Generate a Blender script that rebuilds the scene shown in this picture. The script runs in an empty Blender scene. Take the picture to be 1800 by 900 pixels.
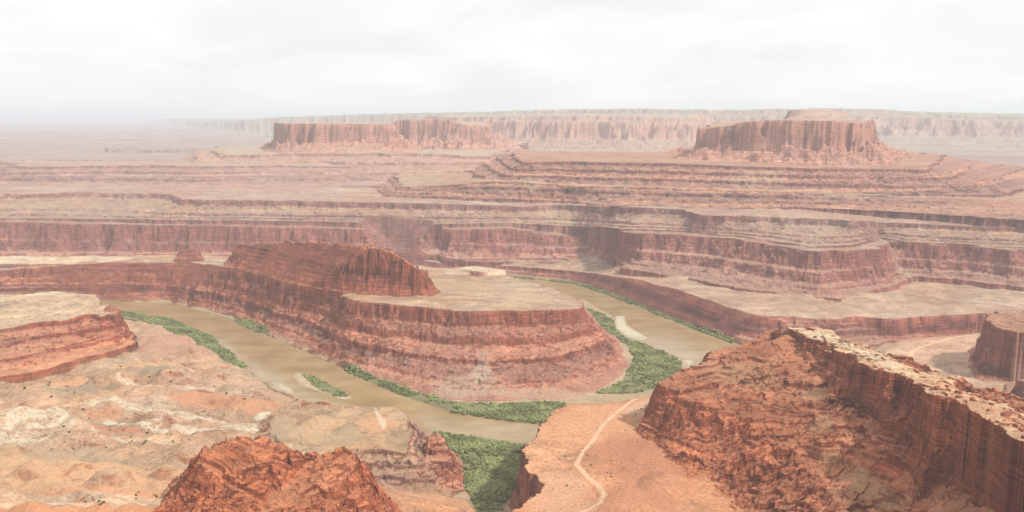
import bpy, math, random
import numpy as np
random.seed(4); RNG = np.random.RandomState(7)
F4 = np.float32
# ------------------------------------------------------------------ camera model
CAMZ = 600.0; FPX = 1559.0; HV = 208.0
PITCH = math.atan((450 - HV) / FPX); CP, SP = math.cos(PITCH), math.sin(PITCH)
def ray(u, v):
    a = (u - 900) / FPX; b = (450 - v) / FPX
    return a, CP + b * SP, -SP + b * CP
def P(u, v, z):                       # point of a photo direction at a height
    x, y, w = ray(u, v); k = (z - CAMZ) / w
    return (x * k, y * k, float(z))
def D(u, v, d):                       # point of a photo direction at a distance
    x, y, w = ray(u, v); k = d / y
    return (x * k, float(d), CAMZ + w * k)
def W(u, d, z):
    return ((u - 900) / FPX * d * 1.02, float(d), float(z))
# ------------------------------------------------------------------ sheet grid (metres)
def seg(a, b, st): return list(np.arange(a, b, st))
ys = seg(-3000, 400, 300) + seg(400, 780, 12) + seg(780, 1900, 1.5) + seg(1900, 3500, 2.1) + seg(3500, 5200, 4.0) + seg(5200, 7000, 8) + seg(7000, 12000, 22)
while ys[-1] < 70000: ys.append(ys[-1] * 1.022)
Y = np.array(ys, F4)
inner = np.arange(-0.645, 0.6451, 0.00092)
mid = np.arange(0.645, 0.9, 0.004)[1:]
outr = np.array([.92, .95, 1.0, 1.1, 1.25, 1.5, 1.9, 2.5, 3.5])
S = np.concatenate([-outr[::-1], -mid[::-1], inner, mid, outr]).astype(F4)
NR, NC = len(Y), len(S)
YW = np.maximum(Y, 700)               # width of the sheet stays open close to the camera
XX = (S[None, :] * YW[:, None]).astype(F4); YY = np.repeat(Y[:, None], NC, 1).astype(F4)
print('grid', NR, NC, NR * NC)
CS = 6
ci = np.unique(np.append(np.arange(0, NR, CS), NR - 1)); cj = np.unique(np.append(np.arange(0, NC, CS), NC - 1))
CX = XX[np.ix_(ci, cj)].astype(np.float64); CY = YY[np.ix_(ci, cj)].astype(np.float64)
def _w(idx, n):
    q = np.interp(np.arange(n), idx, np.arange(len(idx))); i = np.minimum(q.astype(int), len(idx) - 2)
    return i, (q - i).astype(F4)
RI, RF = _w(ci, NR); KJ, KF = _w(cj, NC)
def up(Z, r0=0, r1=None, c0=0, c1=None):
    Z = Z.astype(F4); i = RI[r0:r1]; f = RF[r0:r1, None]; A = Z[i] * (1 - f) + Z[i + 1] * f
    j = KJ[c0:c1]; g = KF[None, c0:c1]
    return A[:, j] * (1 - g) + A[:, j + 1] * g
# ------------------------------------------------------------------ noise
TAB = [RNG.rand(256, 256).astype(F4) * 2 - 1 for _ in range(6)]
def vnoise(x, y, k):
    T = TAB[k % 6]; xi = np.floor(x); yi = np.floor(y); fx = (x - xi).astype(F4); fy = (y - yi).astype(F4)
    xi = xi.astype(np.int32); yi = yi.astype(np.int32); a0 = xi & 255; a1 = (xi + 1) & 255; b0 = yi & 255; b1 = (yi + 1) & 255
    fx = fx * fx * (3 - 2 * fx); fy = fy * fy * (3 - 2 * fy)
    p = T[b0, a0]; q = T[b0, a1]; r = T[b1, a0]; s = T[b1, a1]
    u = p + (q - p) * fx; v = r + (s - r) * fx
    return u + (v - u) * fy
def fbm(x, y, wl, oct=3, seed=0, mode=0):
    o = 0; a = 1.0; t = 0
    c, s = math.cos(.6 + seed), math.sin(.6 + seed)
    for k in range(oct):
        f = (2.03 ** k) / wl
        n = vnoise((x * c - y * s) * f + 37.1 * k + seed * 11, (x * s + y * c) * f + 91.7 * k + seed * 5, k + seed)
        if mode == 1: n = 1 - 2 * np.abs(n)
        if mode == 2: n = 2 * np.abs(n) - 1
        o = o + n * a; t += a; a *= .5
    return (o / t).astype(F4)
NB = up(fbm(CX, CY, 260, 3, 1)) * 1.6
NM = fbm(XX, YY, 58, 3, 2) * 1.5
NF = fbm(XX, YY, 15, 2, 3, 2)
NG = fbm(XX, YY, 46, 3, 4, 1)
NH = fbm(XX, YY, 4.3, 2, 5)
NE = fbm(XX, YY, 100, 4, 6, 1) - .1
NK = fbm(XX, YY, 24, 3, 7, 1)
NP = fbm(XX, YY, 9, 2, 8, 1)
def cells(x, y, wl, seed, st=1.0, ang=0.0):
    # joint-bounded blocks: one random height and one random tilt for each cell
    c, s = math.cos(ang), math.sin(ang)
    u = ((x * c + y * s) / wl).astype(F4); v = ((-x * s + y * c) / (wl * st)).astype(F4)
    fu = np.floor(u); fv = np.floor(v); best = np.full(x.shape, 9, F4); val = np.zeros(x.shape, F4)
    A, B_, C_ = TAB[seed % 6], TAB[(seed + 1) % 6], TAB[(seed + 2) % 6]; iu = fu.astype(np.int32); iv = fv.astype(np.int32)
    for du in (-1, 0, 1):
        for dv in (-1, 0, 1):
            a = (iu + du) & 255; b = (iv + dv) & 255
            ru = (fu + du + .5 + .42 * A[b, a]) - u; rv = (fv + dv + .5 + .42 * B_[b, a]) - v
            d = ru * ru + rv * rv; m = d < best
            best = np.where(m, d, best); val = np.where(m, C_[b, a] * .8 + ru * A[a, b] * .7 + rv * B_[a, b] * .7, val)
    return val
NEARROW = int(np.searchsorted(Y, 4300))
def cells_near(wl, seed, st=1.0, ang=0.0):
    o = np.zeros((NR, NC), F4); o[:NEARROW] = cells(XX[:NEARROW], YY[:NEARROW], wl, seed, st, ang); return o
NR_ = fbm(XX, YY, 75, 3, 13)
NV = cells_near(21, 1, .8, .4); NW = cells_near(8, 3, .8, .9)
for q_ in (NM, NF, NG, NE, NK, NP): q_ -= q_.mean()
# ------------------------------------------------------------------ strata tables
def strata(seed, lo, hi):
    r = np.random.RandomState(seed); z = [-60.0]
    while z[-1] < 900: z.append(z[-1] + lo * .6 + (hi - lo) * 1.7 * r.rand() ** 2.2)
    return np.array(z), r
ZL, _r = strata(3, 2.8, 7.5)
kx, ky = [], []
for a, b in zip(ZL[:-1], ZL[1:]):
    w = _r.uniform(.62, .86); kx += [a, a + (b - a) * w]; ky += [a, a + (b - a) * _r.uniform(.18, .42)]
kx, ky = np.array(kx), np.array(ky)
def terrace(z): return np.interp(z, kx, ky).astype(F4)
ZS, _r2 = strata(9, 1.3, 4.5); BV = _r2.uniform(-1, 1, len(ZS))
ZT, _r3 = strata(10, 9, 26); BT = _r3.uniform(-1, 1, len(ZT))
bzz = np.arange(-60, 900, .4)
BAND = BV[np.searchsorted(ZS, bzz) - 1] * .75 + BT[np.searchsorted(ZT, bzz) - 1] * .6
BAND = np.convolve(BAND, np.ones(3) / 3, 'same')
def band(z): return np.interp(z, bzz, BAND).astype(F4)
# ------------------------------------------------------------------ polygons
def sdf(poly, X=CX, Yc=CY):
    p = np.array([(q[0], q[1]) for q in poly]); n = len(p)
    d2 = np.full(X.shape, 1e18); ins = np.zeros(X.shape, bool)
    for i in range(n):
        ax, ay = p[i]; bx, by = p[(i + 1) % n]
        ex, ey = bx - ax, by - ay; L = ex * ex + ey * ey + 1e-9
        t = np.clip(((X - ax) * ex + (Yc - ay) * ey) / L, 0, 1)
        d2 = np.minimum(d2, (X - ax - t * ex) ** 2 + (Yc - ay - t * ey) ** 2)
        if ay != by:
            ins ^= ((ay > Yc) != (by > Yc)) & (X < (bx - ax) * (Yc - ay) / (by - ay) + ax)
    d = np.sqrt(d2); return np.where(ins, -d, d)
def zfield(poly, ctl, sub=5, power=3.0):
    pts = []
    n = len(poly)
    for i in range(n):
        a, b = poly[i], poly[(i + 1) % n]
        for k in range(sub): t = k / sub; pts.append([a[m] * (1 - t) + b[m] * t for m in range(3)])
    pts += [list(c) for c in ctl]
    num = np.zeros(CX.shape); den = np.zeros(CX.shape)
    for x, y, z in pts:
        w = 1.0 / (((CX - x) ** 2 + (CY - y) ** 2) + 25.0) ** (power / 2); num += w * z; den += w
    return num / den
def smooth(a, b, x):
    t = np.clip((x - a) / (b - a), 0, 1); return t * t * (3 - 2 * t)
# ------------------------------------------------------------------ palettes (albedo)
def C(*c): return np.array(c, F4)
RED = C(.27, .095, .062); DRED = C(.22, .085, .065); PINK = C(.43, .245, .18); TAN = C(.47, .315, .21); PALE = C(.66, .54, .40)
ORG = C(.52, .235, .125); RUST = C(.36, .14, .075); ROSE = C(.36, .19, .145); WHT = C(.68, .62, .50); GRN = C(.30, .25, .17)
H = np.full((NR, NC), 3.0, F4)
base = np.interp(Y, [0, 700, 1050, 1290, 4600, 5400, 7000, 12000, 30000, 70000], [300, 90, 32, 3, 3, 235, 245, 290, 360, 560]).astype(F4)
H[:] = base[:, None]
far = np.clip((YY - 5000) / 3000, 0, 1)
H += far * (fbm(XX, YY * 3, 1500, 3, 3) * 28 + 10)
H += np.clip((1280 - YY) / 200, 0, 1) * NM * 5
ID = np.zeros((NR, NC), np.int16); TT = np.ones((NR, NC), F4)
FORMS = []
PROF = {
 'wall': [(0, 1), (.05, .62), (.3, .52), (.36, .3), (.75, .08), (1, 0)],
 'goose': [(0, 1), (.075, .74), (.22, .62), (.265, .5), (.46, .38), (.5, .28), (.72, .16), (.75, .12), (1, 0)],
 'butte': [(0, 1), (.10, .30), (.5, .1), (1, 0)],
 'mesa': [(0, 1), (.06, .88), (.25, .8), (.36, .34), (.7, .1), (1, 0)],
 'slope': [(0, 1), (.03, .9), (1, 0)],
 'cliff': [(0, 1), (.2, .52), (.3, .47), (.46, .2), (.64, .13), (.7, .06), (1, 0)],
 'rimslope': [(0, 1), (.05, .66), (.55, .28), (.575, .17), (.8, .12), (.815, .03), (1, 0)],
 'steps': [(0, 1), (.02, .86), (.3, .68), (.33, .55), (.62, .33), (.65, .22), (1, 0)],
 'soft': [(0, 1), (.3, .75), (.7, .22), (1, 0)],
 'fin': [(0, 1), (.2, .66), (.3, .6), (.5, .33), (.62, .27), (.85, .06), (1, 0)],
 'crest': [(0, 1), (.1, .76), (.2, .68), (.38, .4), (.5, .33), (.66, .14), (1, 0)],
 'pile': [(0, 1), (.3, .6), (.6, .3), (1, 0)],
}
def form(name, rim, toe, prof='wall', ctl=(), ra=(8, 5, 3), ta=(8, 10, 1), terr=.5, tn=1.5, pal=(TAN, RED, PINK), bk=.35, label=None, cat=None, spk=0, rough=.5, floor=None, stk=.3, re=None, tt=0, led=1.0, dip=(0, 0), cone=0, jag=.7):
    global H
    dr = sdf(rim); dt = sdf(toe)
    amp = sum(map(abs, ta)) * 1.6 + 30
    m = (dt < amp)
    rr = np.where(m.any(1))[0]; cc = np.where(m.any(0))[0]
    r0, r1 = ci[max(rr[0] - 1, 0)], ci[min(rr[-1] + 1, len(ci) - 1)] + 1
    c0, c1 = cj[max(cc[0] - 1, 0)], cj[min(cc[-1] + 1, len(cj) - 1)] + 1
    sl = (slice(r0, r1), slice(c0, c1))
    zt = up(zfield(rim, ctl), r0, r1, c0, c1); zb = up(zfield(toe, ()), r0, r1, c0, c1)
    zt = zt + jag * (NK[sl] * .5 + NM[sl] * .8 + NV[sl] * .8 + NW[sl] * .3)
    nb, nm, nf, ng, nh, ne, nk = NB[sl], NM[sl], NF[sl], NG[sl], NH[sl], NE[sl], NK[sl]
    if re is None: re = 20 if prof in ('wall', 'goose', 'cliff', 'rimslope', 'steps') else 0
    a = up(dr, r0, r1, c0, c1) + nb * ra[0] + nm * ra[1] + nf * ra[2] * .6 - ne * re - nk * ra[2] * .9 - NV[sl] * ra[2] * .95 - NW[sl] * ra[2] * .4
    b = up(dt, r0, r1, c0, c1) + nb * ta[0] - ng * ta[1] + nf * ta[2] - ne * re * .8
    t = np.where(a <= 0, 0, a / (a + np.maximum(-b, .01)))
    t = np.clip(t, 0, 1); k = np.array(PROF[prof])
    g = np.interp(t, k[:, 0], k[:, 1]).astype(F4)
    z = zb + (zt - zb) * g
    if cone:
        zc_ = zb + (zt - zb) * np.clip(.32 + cone * (ne * 1.1 + nb * .5 + ng * .15), 0, .85) * np.clip(1 - t, 0, 1)
        z = np.where(t > .02, np.maximum(z, zc_), z)
    brk = np.clip(.6 + nm * .7 + nb * .25, .1, 1.3)
    w = brk * np.clip(t * 12, 0, 1) * np.clip((1 - t) * 6, 0, 1)
    zw = z + nm * 1.2 + nb * 1.5
    z = z + w * terr * (terrace(zw) - zw)
    z = z + w / brk * rough * (ng * 2.0 + nf * .8 + nh * .7 + NV[sl] * 1.3 + NW[sl] * .8)
    z = z + np.where(t == 0, tn * (nb * 1.1 + nm * .8) * np.clip(-a / 15, 0, 1), 0)
    if tt:
        zq = z + nm * .9 + nb * 1.5 + (NV[sl] * 2.0 + NW[sl] * .7) * np.clip(.5 + 1.4 * NR_[sl], .15, 1.1) + dip[0] * XX[sl] + dip[1] * YY[sl]
        z = z + tt * (terrace(zq) - zq) * 1.25 * np.clip(.55 + ng * .9 - NR_[sl] * .5, .15, 1.1) + ((nk * 1.2 + NV[sl] * 2.0 + NW[sl] * 1.2) * np.clip(.42 + 1.5 * NR_[sl], .1, 1.15) + NP[sl] * .35 + nh * .45 + ne * 7 + nm * 1.5) * min(tt, 1)
    z = np.where(b > 0, -50, z)
    up_ = z > H[sl] + .01
    fid = len(FORMS) + 1
    if floor is not None: up_ &= True
    H[sl] = np.where(up_, z, H[sl]); ID[sl] = np.where(up_, fid, ID[sl]); TT[sl] = np.where(up_, t, TT[sl])
    FORMS.append(dict(name=name, label=label, cat=cat, pal=pal, bk=bk, spk=spk, stk=stk, led=led, flat=bool(tt) or prof == 'fin' or name == 'ridge' and fid > 20))

exec_forms = True
# ---- far country
form('mesa', [D(430,214,17000),D(450,207,16000),D(600,201,14500),D(720,199,13500),D(850,196,12800),D(950,193,12000),D(1100,191,11500),D(1300,194,11000),D(1385,192,10800),D(1440,190,10600),D(1575,192,10500),D(1600,199,10500),D(1800,205,10000),D(2300,208,9500),W(3200,9500,640),W(3200,40000,700),W(300,40000,600)],
     [W(400,15800,330),W(560,13500,320),W(700,12000,310),W(900,10600,300),W(1100,9800,290),W(1250,9300,290),W(1600,8600,280),W(1800,8200,270),W(2400,7800,270),W(3500,7800,260),W(3600,45000,300),W(250,45000,300)],
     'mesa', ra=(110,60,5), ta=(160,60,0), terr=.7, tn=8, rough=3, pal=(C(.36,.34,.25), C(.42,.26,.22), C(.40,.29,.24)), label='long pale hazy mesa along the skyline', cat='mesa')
form('mesa', [D(795,206,9600),D(870,204,9300),D(1000,203,9000),D(1120,204,8900),D(1195,207,8900),W(1230,10500,640),W(760,11500,640)],
     [W(740,9200,310),W(860,8700,300),W(1000,8300,290),W(1120,8100,290),W(1260,8300,290),W(1300,11000,300),W(700,12000,300)],
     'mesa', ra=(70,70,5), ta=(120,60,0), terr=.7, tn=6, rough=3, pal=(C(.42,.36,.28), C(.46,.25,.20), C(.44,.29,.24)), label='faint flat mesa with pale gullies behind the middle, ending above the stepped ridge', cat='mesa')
form('butte', [D(1390,194,5700),D(1415,191,5600),D(1450,191,5600),D(1470,194,5650),D(1480,199,5700),W(1462,5900,640),W(1395,5900,640)],
     [D(1368,212,5500),D(1440,212,5350),D(1490,212,5450),D(1508,212,5650),W(1480,6100,560),W(1370,6100,560)], 'soft', ra=(6,14,5), ta=(6,10,3), re=0, terr=.9,
     pal=(C(.40,.30,.22), C(.42,.22,.17), C(.48,.32,.26)), label='small rounded red cap of rock rising above the big right butte', cat='butte')
for (a, b, v, d, lb) in ((-200, 170, 272, 7200, 'low grey mesa at the left edge under the haze'), (-100, 330, 258, 9500, 'thin blue-grey mesa line in the left distance'), (150, 470, 247, 12500, 'faintest far bench left of the long pale mesa'), (230, 500, 262, 8200, 'low purple bench left of the flat-topped butte'), (-150, 430, 283, 6300, 'long low red bench at left in front of the hazy plain'), (-300, 260, 234, 15500, 'faint grey-blue tableland line just under the left horizon'), (60, 420, 240, 13800, 'faint lavender tableland left of the skyline mesa'), (-60, 380, 224, 23000, 'farthest blue tableland on the left horizon')):
    form('mesa', [D(a,v,d),D((a+b)/2,v-2,d*.98),D(b,v,d),W(b,d*1.25,D(b,v,d)[2]),W(a,d*1.25,D(a,v,d)[2])],
     [W(a-60,d*.97,250),W((a+b)/2,d*.94,250),W(b+60,d*.97,250),W(b+60,d*1.35,250),W(a-60,d*1.35,250)], 'mesa', ra=(120,60,0), ta=(150,50,0), terr=.6, rough=2,
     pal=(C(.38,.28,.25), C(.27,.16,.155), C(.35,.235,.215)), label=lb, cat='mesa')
# ---- white rim plain
L3T = [P(u, v, 255) for u, v in ((-1200,345),(-300,343),(0,340),(150,338),(290,341),(318,350),(345,351))] + [D(480,352,3800),D(600,354,3790),D(720,357,3780),D(800,359,3770),D(935,363,3760),D(985,359,3800),D(1040,361,3640)] + [P(u, v, 255) for u, v in ((1120,365),(1200,368),(1232,378),(1260,379),(1350,381),(1490,386))] + [P(u, v, 228) for u, v in ((1560,391),(1600,393),(1800,401),(2200,412),(3000,420))]
L3B = [D(u, v, d) for u, v, d in ((-1200,388,3660),(-300,386,3660),(0,384,3660),(300,386,3650),(600,390,3640),(760,394,3640),(900,392,3650),(1000,398,3600),(1050,398,3500))] + [P(u, v, 196) for u, v in ((1090,402),(1200,405),(1300,415),(1430,433),(1500,430))] + [P(u, v, 183) for u, v in ((1548,416),(1580,424),(1700,430),(1800,435),(2200,445),(3000,454))]
form('plateau', L3T + [W(3600,8000,255), W(-1900,8000,255)], L3B + [W(3700,8500,230), W(-2000,8500,230)],
     'rimslope', ra=(10,8,3), ta=(6,12,1), terr=.5, tn=2.2, rough=1.3, led=.25, pal=(C(.44,.285,.225), C(.27,.125,.11), C(.41,.26,.19)), spk=1.0, bk=.35, label='wide tan plateau with a dark rim, a bouldery slope below it', cat='plateau')
form('ridge', [D(38,294,4900),D(100,291,4850),D(280,291,4850),D(400,291,4900),D(470,291,5000),D(640,292,5100),W(700,6000,325),W(30,5600,330)],
     [P(-20,325,255),P(60,326,255),P(200,328,255),P(300,329,255),P(420,329,255),P(560,328,255),P(700,325,255),W(800,6400,250),W(-40,6000,250)], 'steps', ra=(40,30,3), ta=(30,30,0), terr=.8, tn=4, rough=1.5,
     pal=(C(.44,.29,.24), C(.29,.15,.13), C(.40,.235,.20)), label='low red stepped ridge on the plateau at left', cat='ridge')
form('ridge', [D(380,272,5600),D(500,270,5450),D(620,269,5400),D(760,270,5400),D(860,276,5500),W(900,7200,380),W(400,7200,380)],
     [P(300,318,262),P(420,320,262),P(560,321,262),P(700,322,262),P(800,320,262),P(880,312,262),W(1000,7600,255),W(260,7600,255)], 'steps', ra=(50,40,3), ta=(40,50,0), terr=.8, tn=4, rough=2,
     pal=(C(.46,.33,.25), C(.32,.16,.13), C(.45,.26,.21)), label='broad red stepped slopes carrying the left butte', cat='ridge')
form('butte', [D(700,216,6900),D(705,209,6850),D(790,209,6750),D(800,217,6700),D(858,222,6700),W(860,7600,570),W(700,7600,570)],
     [D(670,270,6500),D(780,268,6300),D(880,270,6300),W(930,8000,390),W(650,8000,390)], 'butte', cone=.5, re=40, ra=(30,30,8), ta=(30,60,0), terr=.5, tn=2, rough=2,
     pal=(C(.46,.33,.26), C(.46,.22,.17), C(.50,.30,.24)), label='farther flat-topped butte joined behind the right end of the left one', cat='butte')
form('butte', [D(497,218,6050),D(503,217,5980),D(560,217,5900),D(640,218,5880),D(692,219,5950),W(690,6500,570),W(500,6500,570)],
     [D(470,269,5850),D(520,269,5620),D(600,268,5520),D(700,267,5560),D(745,267,5750),W(740,6900,380),W(470,6900,380)], 'butte', cone=.5, re=30, ra=(18,24,8), ta=(20,45,0), terr=.4, tn=1.5, rough=2,
     pal=(C(.46,.33,.26), C(.42,.20,.155), C(.48,.25,.19)), label='flat-topped red butte on the left skyline with sheer cliffs', cat='butte')
# ---- stepped pyramid ridge and right butte
form('ridge', [D(712,329,4180),D(790,325,4100),D(868,318,4060),D(1000,326,3940),D(1200,331,3720),D(1400,338,3600),D(1600,345,3640),D(1800,352,3740),D(2300,356,3900),W(2600,5600,300),W(700,5000,300)],
     [D(680,343,4080),D(800,347,3960),D(940,352,3880),D(990,354,3850),D(1040,358,3720),P(1080,362,255),P(1140,361,255),P(1250,367,255),P(1400,365,255),P(1500,369,255),P(1620,375,255),P(1800,387,255),P(2400,398,255),W(2800,6000,250),W(650,5400,250)], 'steps', ra=(20,16,4), ta=(10,26,0), terr=1.0, tn=3, rough=1.6, led=.5, re=16,
     pal=(C(.42,.27,.19), C(.22,.085,.07), C(.39,.205,.155)), bk=.7, label='lower red shelf of the stepped ridge under the right butte', cat='ridge')
form('ridge', [D(916,285,4230),D(1000,284,4180),D(1200,287,4000),D(1300,292,3900),D(1430,296,3840),D(1560,297,3880),D(1632,298,4000),W(1640,5300,390),W(900,5300,410)],
     [D(856,319,4110),D(1000,325,4000),D(1200,330,3770),D(1400,337,3650),D(1600,343,3690),D(1760,343,3860),W(1900,5600,300),W(820,5600,300)], 'steps', ra=(14,12,4), ta=(14,26,0), terr=1.0, tn=1, rough=1.6, led=.5, re=14,
     pal=(C(.42,.225,.165), C(.21,.08,.065), C(.40,.205,.155)), bk=.7, label='upper red terraced ridge with a dark flat rim, foot of the right butte', cat='ridge')
form('butte', [D(1232,226,4650),D(1262,223,4560),D(1296,221,4520),D(1304,213,4480),D(1380,211,4400),D(1450,212,4360),D(1500,215,4380),D(1528,219,4480),D(1530,221,4800),W(1512,5100,590),W(1400,5200,590),W(1256,5000,585)],
     [D(1195,283,4460),D(1300,288,4260),D(1400,293,4150),D(1445,296,4080),D(1510,295,4150),D(1575,292,4300),D(1600,288,4700),W(1600,5300,400),W(1150,5400,400)], 'butte', cone=.5, re=26, ra=(14,18,8), ta=(12,34,0), terr=.4, tn=2, rough=1.6,
     pal=(C(.44,.27,.20), C(.42,.195,.155), C(.48,.26,.19)), label='largest flat-topped red butte, sheer fluted cliffs at upper right', cat='butte')
# ---- middle cliffs
L2T = [D(u, v, d) for u, v, d in ((-1200,395,3600),(-300,392,3600),(0,390,3600),(250,395,3590),(480,398,3580),(600,402,3580),(692,406,3575),(704,410,3600),(712,402,3640),(770,400,3640),(788,404,3590),(800,403,3580),(900,402,3575),(960,411,3565),(1034,420,3555),(1044,409,3600),(1068,405,3480))] + [P(u, v, 192) for u, v in ((1100,407),(1112,409),(1180,411),(1250,416),(1340,427),(1440,442),(1500,441),(1540,436))] + [P(u, v, 178) for u, v in ((1556,424),(1600,428),(1700,433),(1800,441),(2300,452),(3000,460))]
L2B = [W(-1200,3480,40),W(-300,3480,42),W(0,3480,44),W(200,3480,44),W(400,3480,42),W(600,3480,40),W(700,3490,38),D(722,447,3560),D(770,448,3560),D(785,458,3480),D(900,462,3460),D(1000,461,3450),D(1046,452,3440),D(1072,452,3330),D(1086,459,3200)] + [P(*q) for q in ((1094,471,78),(1200,487,80),(1300,507,80),(1400,518,80),(1475,526,80),(1525,512,80),(1592,494,82),(1604,486,82),(1680,491,82),(1800,506,80),(2300,523,80),(3000,531,80))]
form('cliff_band', L2T + [W(3600,5600,205), W(-1800,5600,205)], L2B + [W(3700,5700,150), W(-1900,5700,100)],
     'cliff', ra=(6,6,4), ta=(5,12,1), cone=.3, terr=.95, tn=1.5, rough=1.0, led=.8, re=26, pal=(C(.38,.235,.18), C(.29,.112,.094), C(.40,.225,.175)), spk=.2, bk=.4, stk=.3, label='banded dark red cliffs with jutting headlands across the middle', cat='cliff')
# ---- inner bench and river wall on the right
form('bench', [D(600,452,3560),D(700,458,3540),D(760,464,3500),D(870,466,3470),D(940,471,3340),D(1010,477,3260),D(1050,482,3120),P(1100,491,66),P(1180,513,76),P(1300,548,74),P(1370,556,70),P(1430,561,66),P(1500,557,66),P(1560,561,66),P(1640,556,66),P(1720,551,66),P(1850,548,66),P(2600,552,66),W(3400,4200,80),W(1200,4200,95),W(600,4200,60)],
     [D(600,462,3500),P(690,468,3),P(760,475,2),P(880,485,2),P(1010,497,2),P(1080,520,2),P(1180,562,2),P(1290,605,2),P(1380,622,6),P(1470,612,12),P(1545,606,12),P(1565,600,12),P(1640,594,12),P(1720,586,12),P(1850,582,12),P(2600,588,12),W(3500,4300,60),W(580,4300,40)],
     'cliff', ctl=[W(1100,3180,76),W(1200,2930,80),W(1400,2600,80),W(1500,2600,80),W(900,3480,46),W(1040,3400,60)], ra=(5,8,2), ta=(4,8,1), terr=.6, tn=2.4, rough=.8, re=13, pal=(C(.455,.30,.22), C(.27,.095,.075), C(.36,.18,.135)), bk=.45, label='tan bench with a long curved red river wall on the right bank', cat='bench')
form('basin', [P(1562,614,14),P(1600,600,14),P(1720,590,14),W(2000,2480,14),W(2600,2300,14),W(2600,1300,14),W(1500,1500,14),W(1500,1900,14)],
     [P(1535,625,4),P(1590,580,6),W(1720,2450,6),W(2000,2600,6),W(2800,2500,6),W(2800,1200,6),W(1440,1420,4),W(1420,1950,4)], 'soft', ra=(5,5,1), ta=(5,5,1), terr=.2, tn=1.0, rough=.2,
     pal=(C(.53,.33,.235), ROSE, C(.52,.31,.22)), bk=.25, label='pale pink sandy basin floor', cat='basin')
form('cliff', [P(1724,557,130),P(1745,549,132),P(1775,546,134),P(1850,540,136),W(2600,2150,140),W(2600,2050,140),P(1850,590,130),P(1785,585,128),P(1745,575,128)],
     [P(1700,648,18),P(1722,668,16),P(1770,672,16),P(1850,672,16),W(2700,1900,16),W(2700,2300,16),W(1850,2350,16),W(1740,2280,16),P(1704,610,16)], 'cliff', re=12, jag=2, ra=(4,7,5), ta=(3,7,2), terr=1, tn=3, rough=1.5,
     pal=(C(.36,.18,.12), C(.25,.08,.055), C(.36,.165,.115)), bk=.5, label='dark red cliff corner standing at the right edge above the basin', cat='cliff')
form('rock_outcrop', [P(1790,668,58),P(1850,655,60),W(2300,1750,70),W(2300,1650,70),P(1850,690,56)],
     [P(1768,700,18),P(1790,712,18),W(2500,1500,18),W(2500,1850,18),P(1776,668,18)], 'cliff', ra=(2,2,2), ta=(2,2,1), terr=.6, tn=1, rough=.6,
     pal=(C(.42,.24,.17), C(.26,.09,.065), C(.38,.2,.145)), label='small dark red crag cut by the right edge below the cliff corner', cat='outcrop')
# ---- gooseneck peninsula
form('peninsula', [W(-1200,3000,90),D(-300,482,2960),D(0,476,2960),D(60,471,2965),D(130,466,2965),D(200,463,2960),D(300,463,2940),D(400,470,2790),W(450,2700,131),W(500,2535,132),W(560,2440,133),P(600,516,134),P(618,529,138),P(720,538,140),P(850,546,140),P(960,544,137),P(1018,543,131),P(1026,534,126),P(1005,520,116),P(950,500,106),P(890,486,100),P(850,479,96),P(800,474,95),P(750,468,95),P(700,462,95),W(600,3060,100),W(400,3150,110),W(-1200,3230,105)],
     [W(-1200,2700,2),P(-300,540,2),P(0,532,2),P(160,529,2),P(300,530,2),P(400,554,2),P(500,597,2),P(600,647,2),P(700,687,3),P(770,700,4),P(850,704,5),P(1000,702,4),P(1060,684,4),P(1100,650,4),P(1104,625,4),P(1080,590,3),P(1040,552,3),P(1000,520,3),P(950,502,2),P(880,488,2),P(800,480,2),P(740,476,2),P(690,468,2),W(600,3220,40),W(400,3330,50),W(-1200,3400,50)],
     'goose', ra=(5,6,3.5), ta=(5,13,1), terr=.75, tn=1.8, rough=1.3, re=18, cone=.35, led=.6, pal=(C(.48,.315,.22), C(.27,.085,.056), C(.42,.19,.135)), spk=.5, bk=.45, stk=.35, label='gooseneck peninsula with a flat tan top and layered red slopes inside the river bend', cat='peninsula')
form('knoll', [P(812,470,112),P(838,467,114),P(862,474,110),W(840,2800,112)], [P(785,482,97),P(838,484,99),P(890,484,98),W(890,2950,95),W(780,2980,94)], 'soft', ra=(2,3,1), ta=(3,4,1), tn=.5, rough=.3, terr=.2,
     pal=(C(.62,.48,.36), PINK, C(.58,.43,.32)), label='low pale knoll at the back edge of the gooseneck top', cat='knoll')
for q, lb in (((-60, 130, 453), 'pale rounded knoll on the left wall, at the left edge'), ((75, 270, 451), 'pale rounded knoll on the left wall, right of its twin')):
    form('knoll', [P(q[0]+40,q[2]+1,121),P((q[0]+q[1])/2-20,q[2]-2,124),P(q[1]-60,q[2]+3,120),W((q[0]+q[1])/2,3090,122)], [W(q[0]-10,2995,104),W((q[0]+q[1])/2,2990,108),W(q[1]+10,2985,110),W(q[1]+10,3160,100),W(q[0]-10,3160,100)], 'soft', ra=(4,5,2), ta=(4,6,1), tn=1, rough=.5, terr=.3,
     pal=(C(.64,.50,.37), PINK, C(.60,.44,.32)), label=lb, cat='knoll')
form('rock_outcrop', [D(318,441,2975),D(335,435,2960),D(352,438,2965),D(350,440,3010),D(322,440,3010)], [W(300,2935,112),W(335,2925,114),W(372,2920,114),W(372,3050,108),W(300,3050,108)], 'cliff', ra=(2,3,3), ta=(2,3,1), tn=1, rough=.6,
     pal=(C(.36,.17,.12), C(.26,.09,.065), C(.36,.18,.13)), label='small dark red knob standing left of the ridge on the gooseneck', cat='outcrop')
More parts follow.
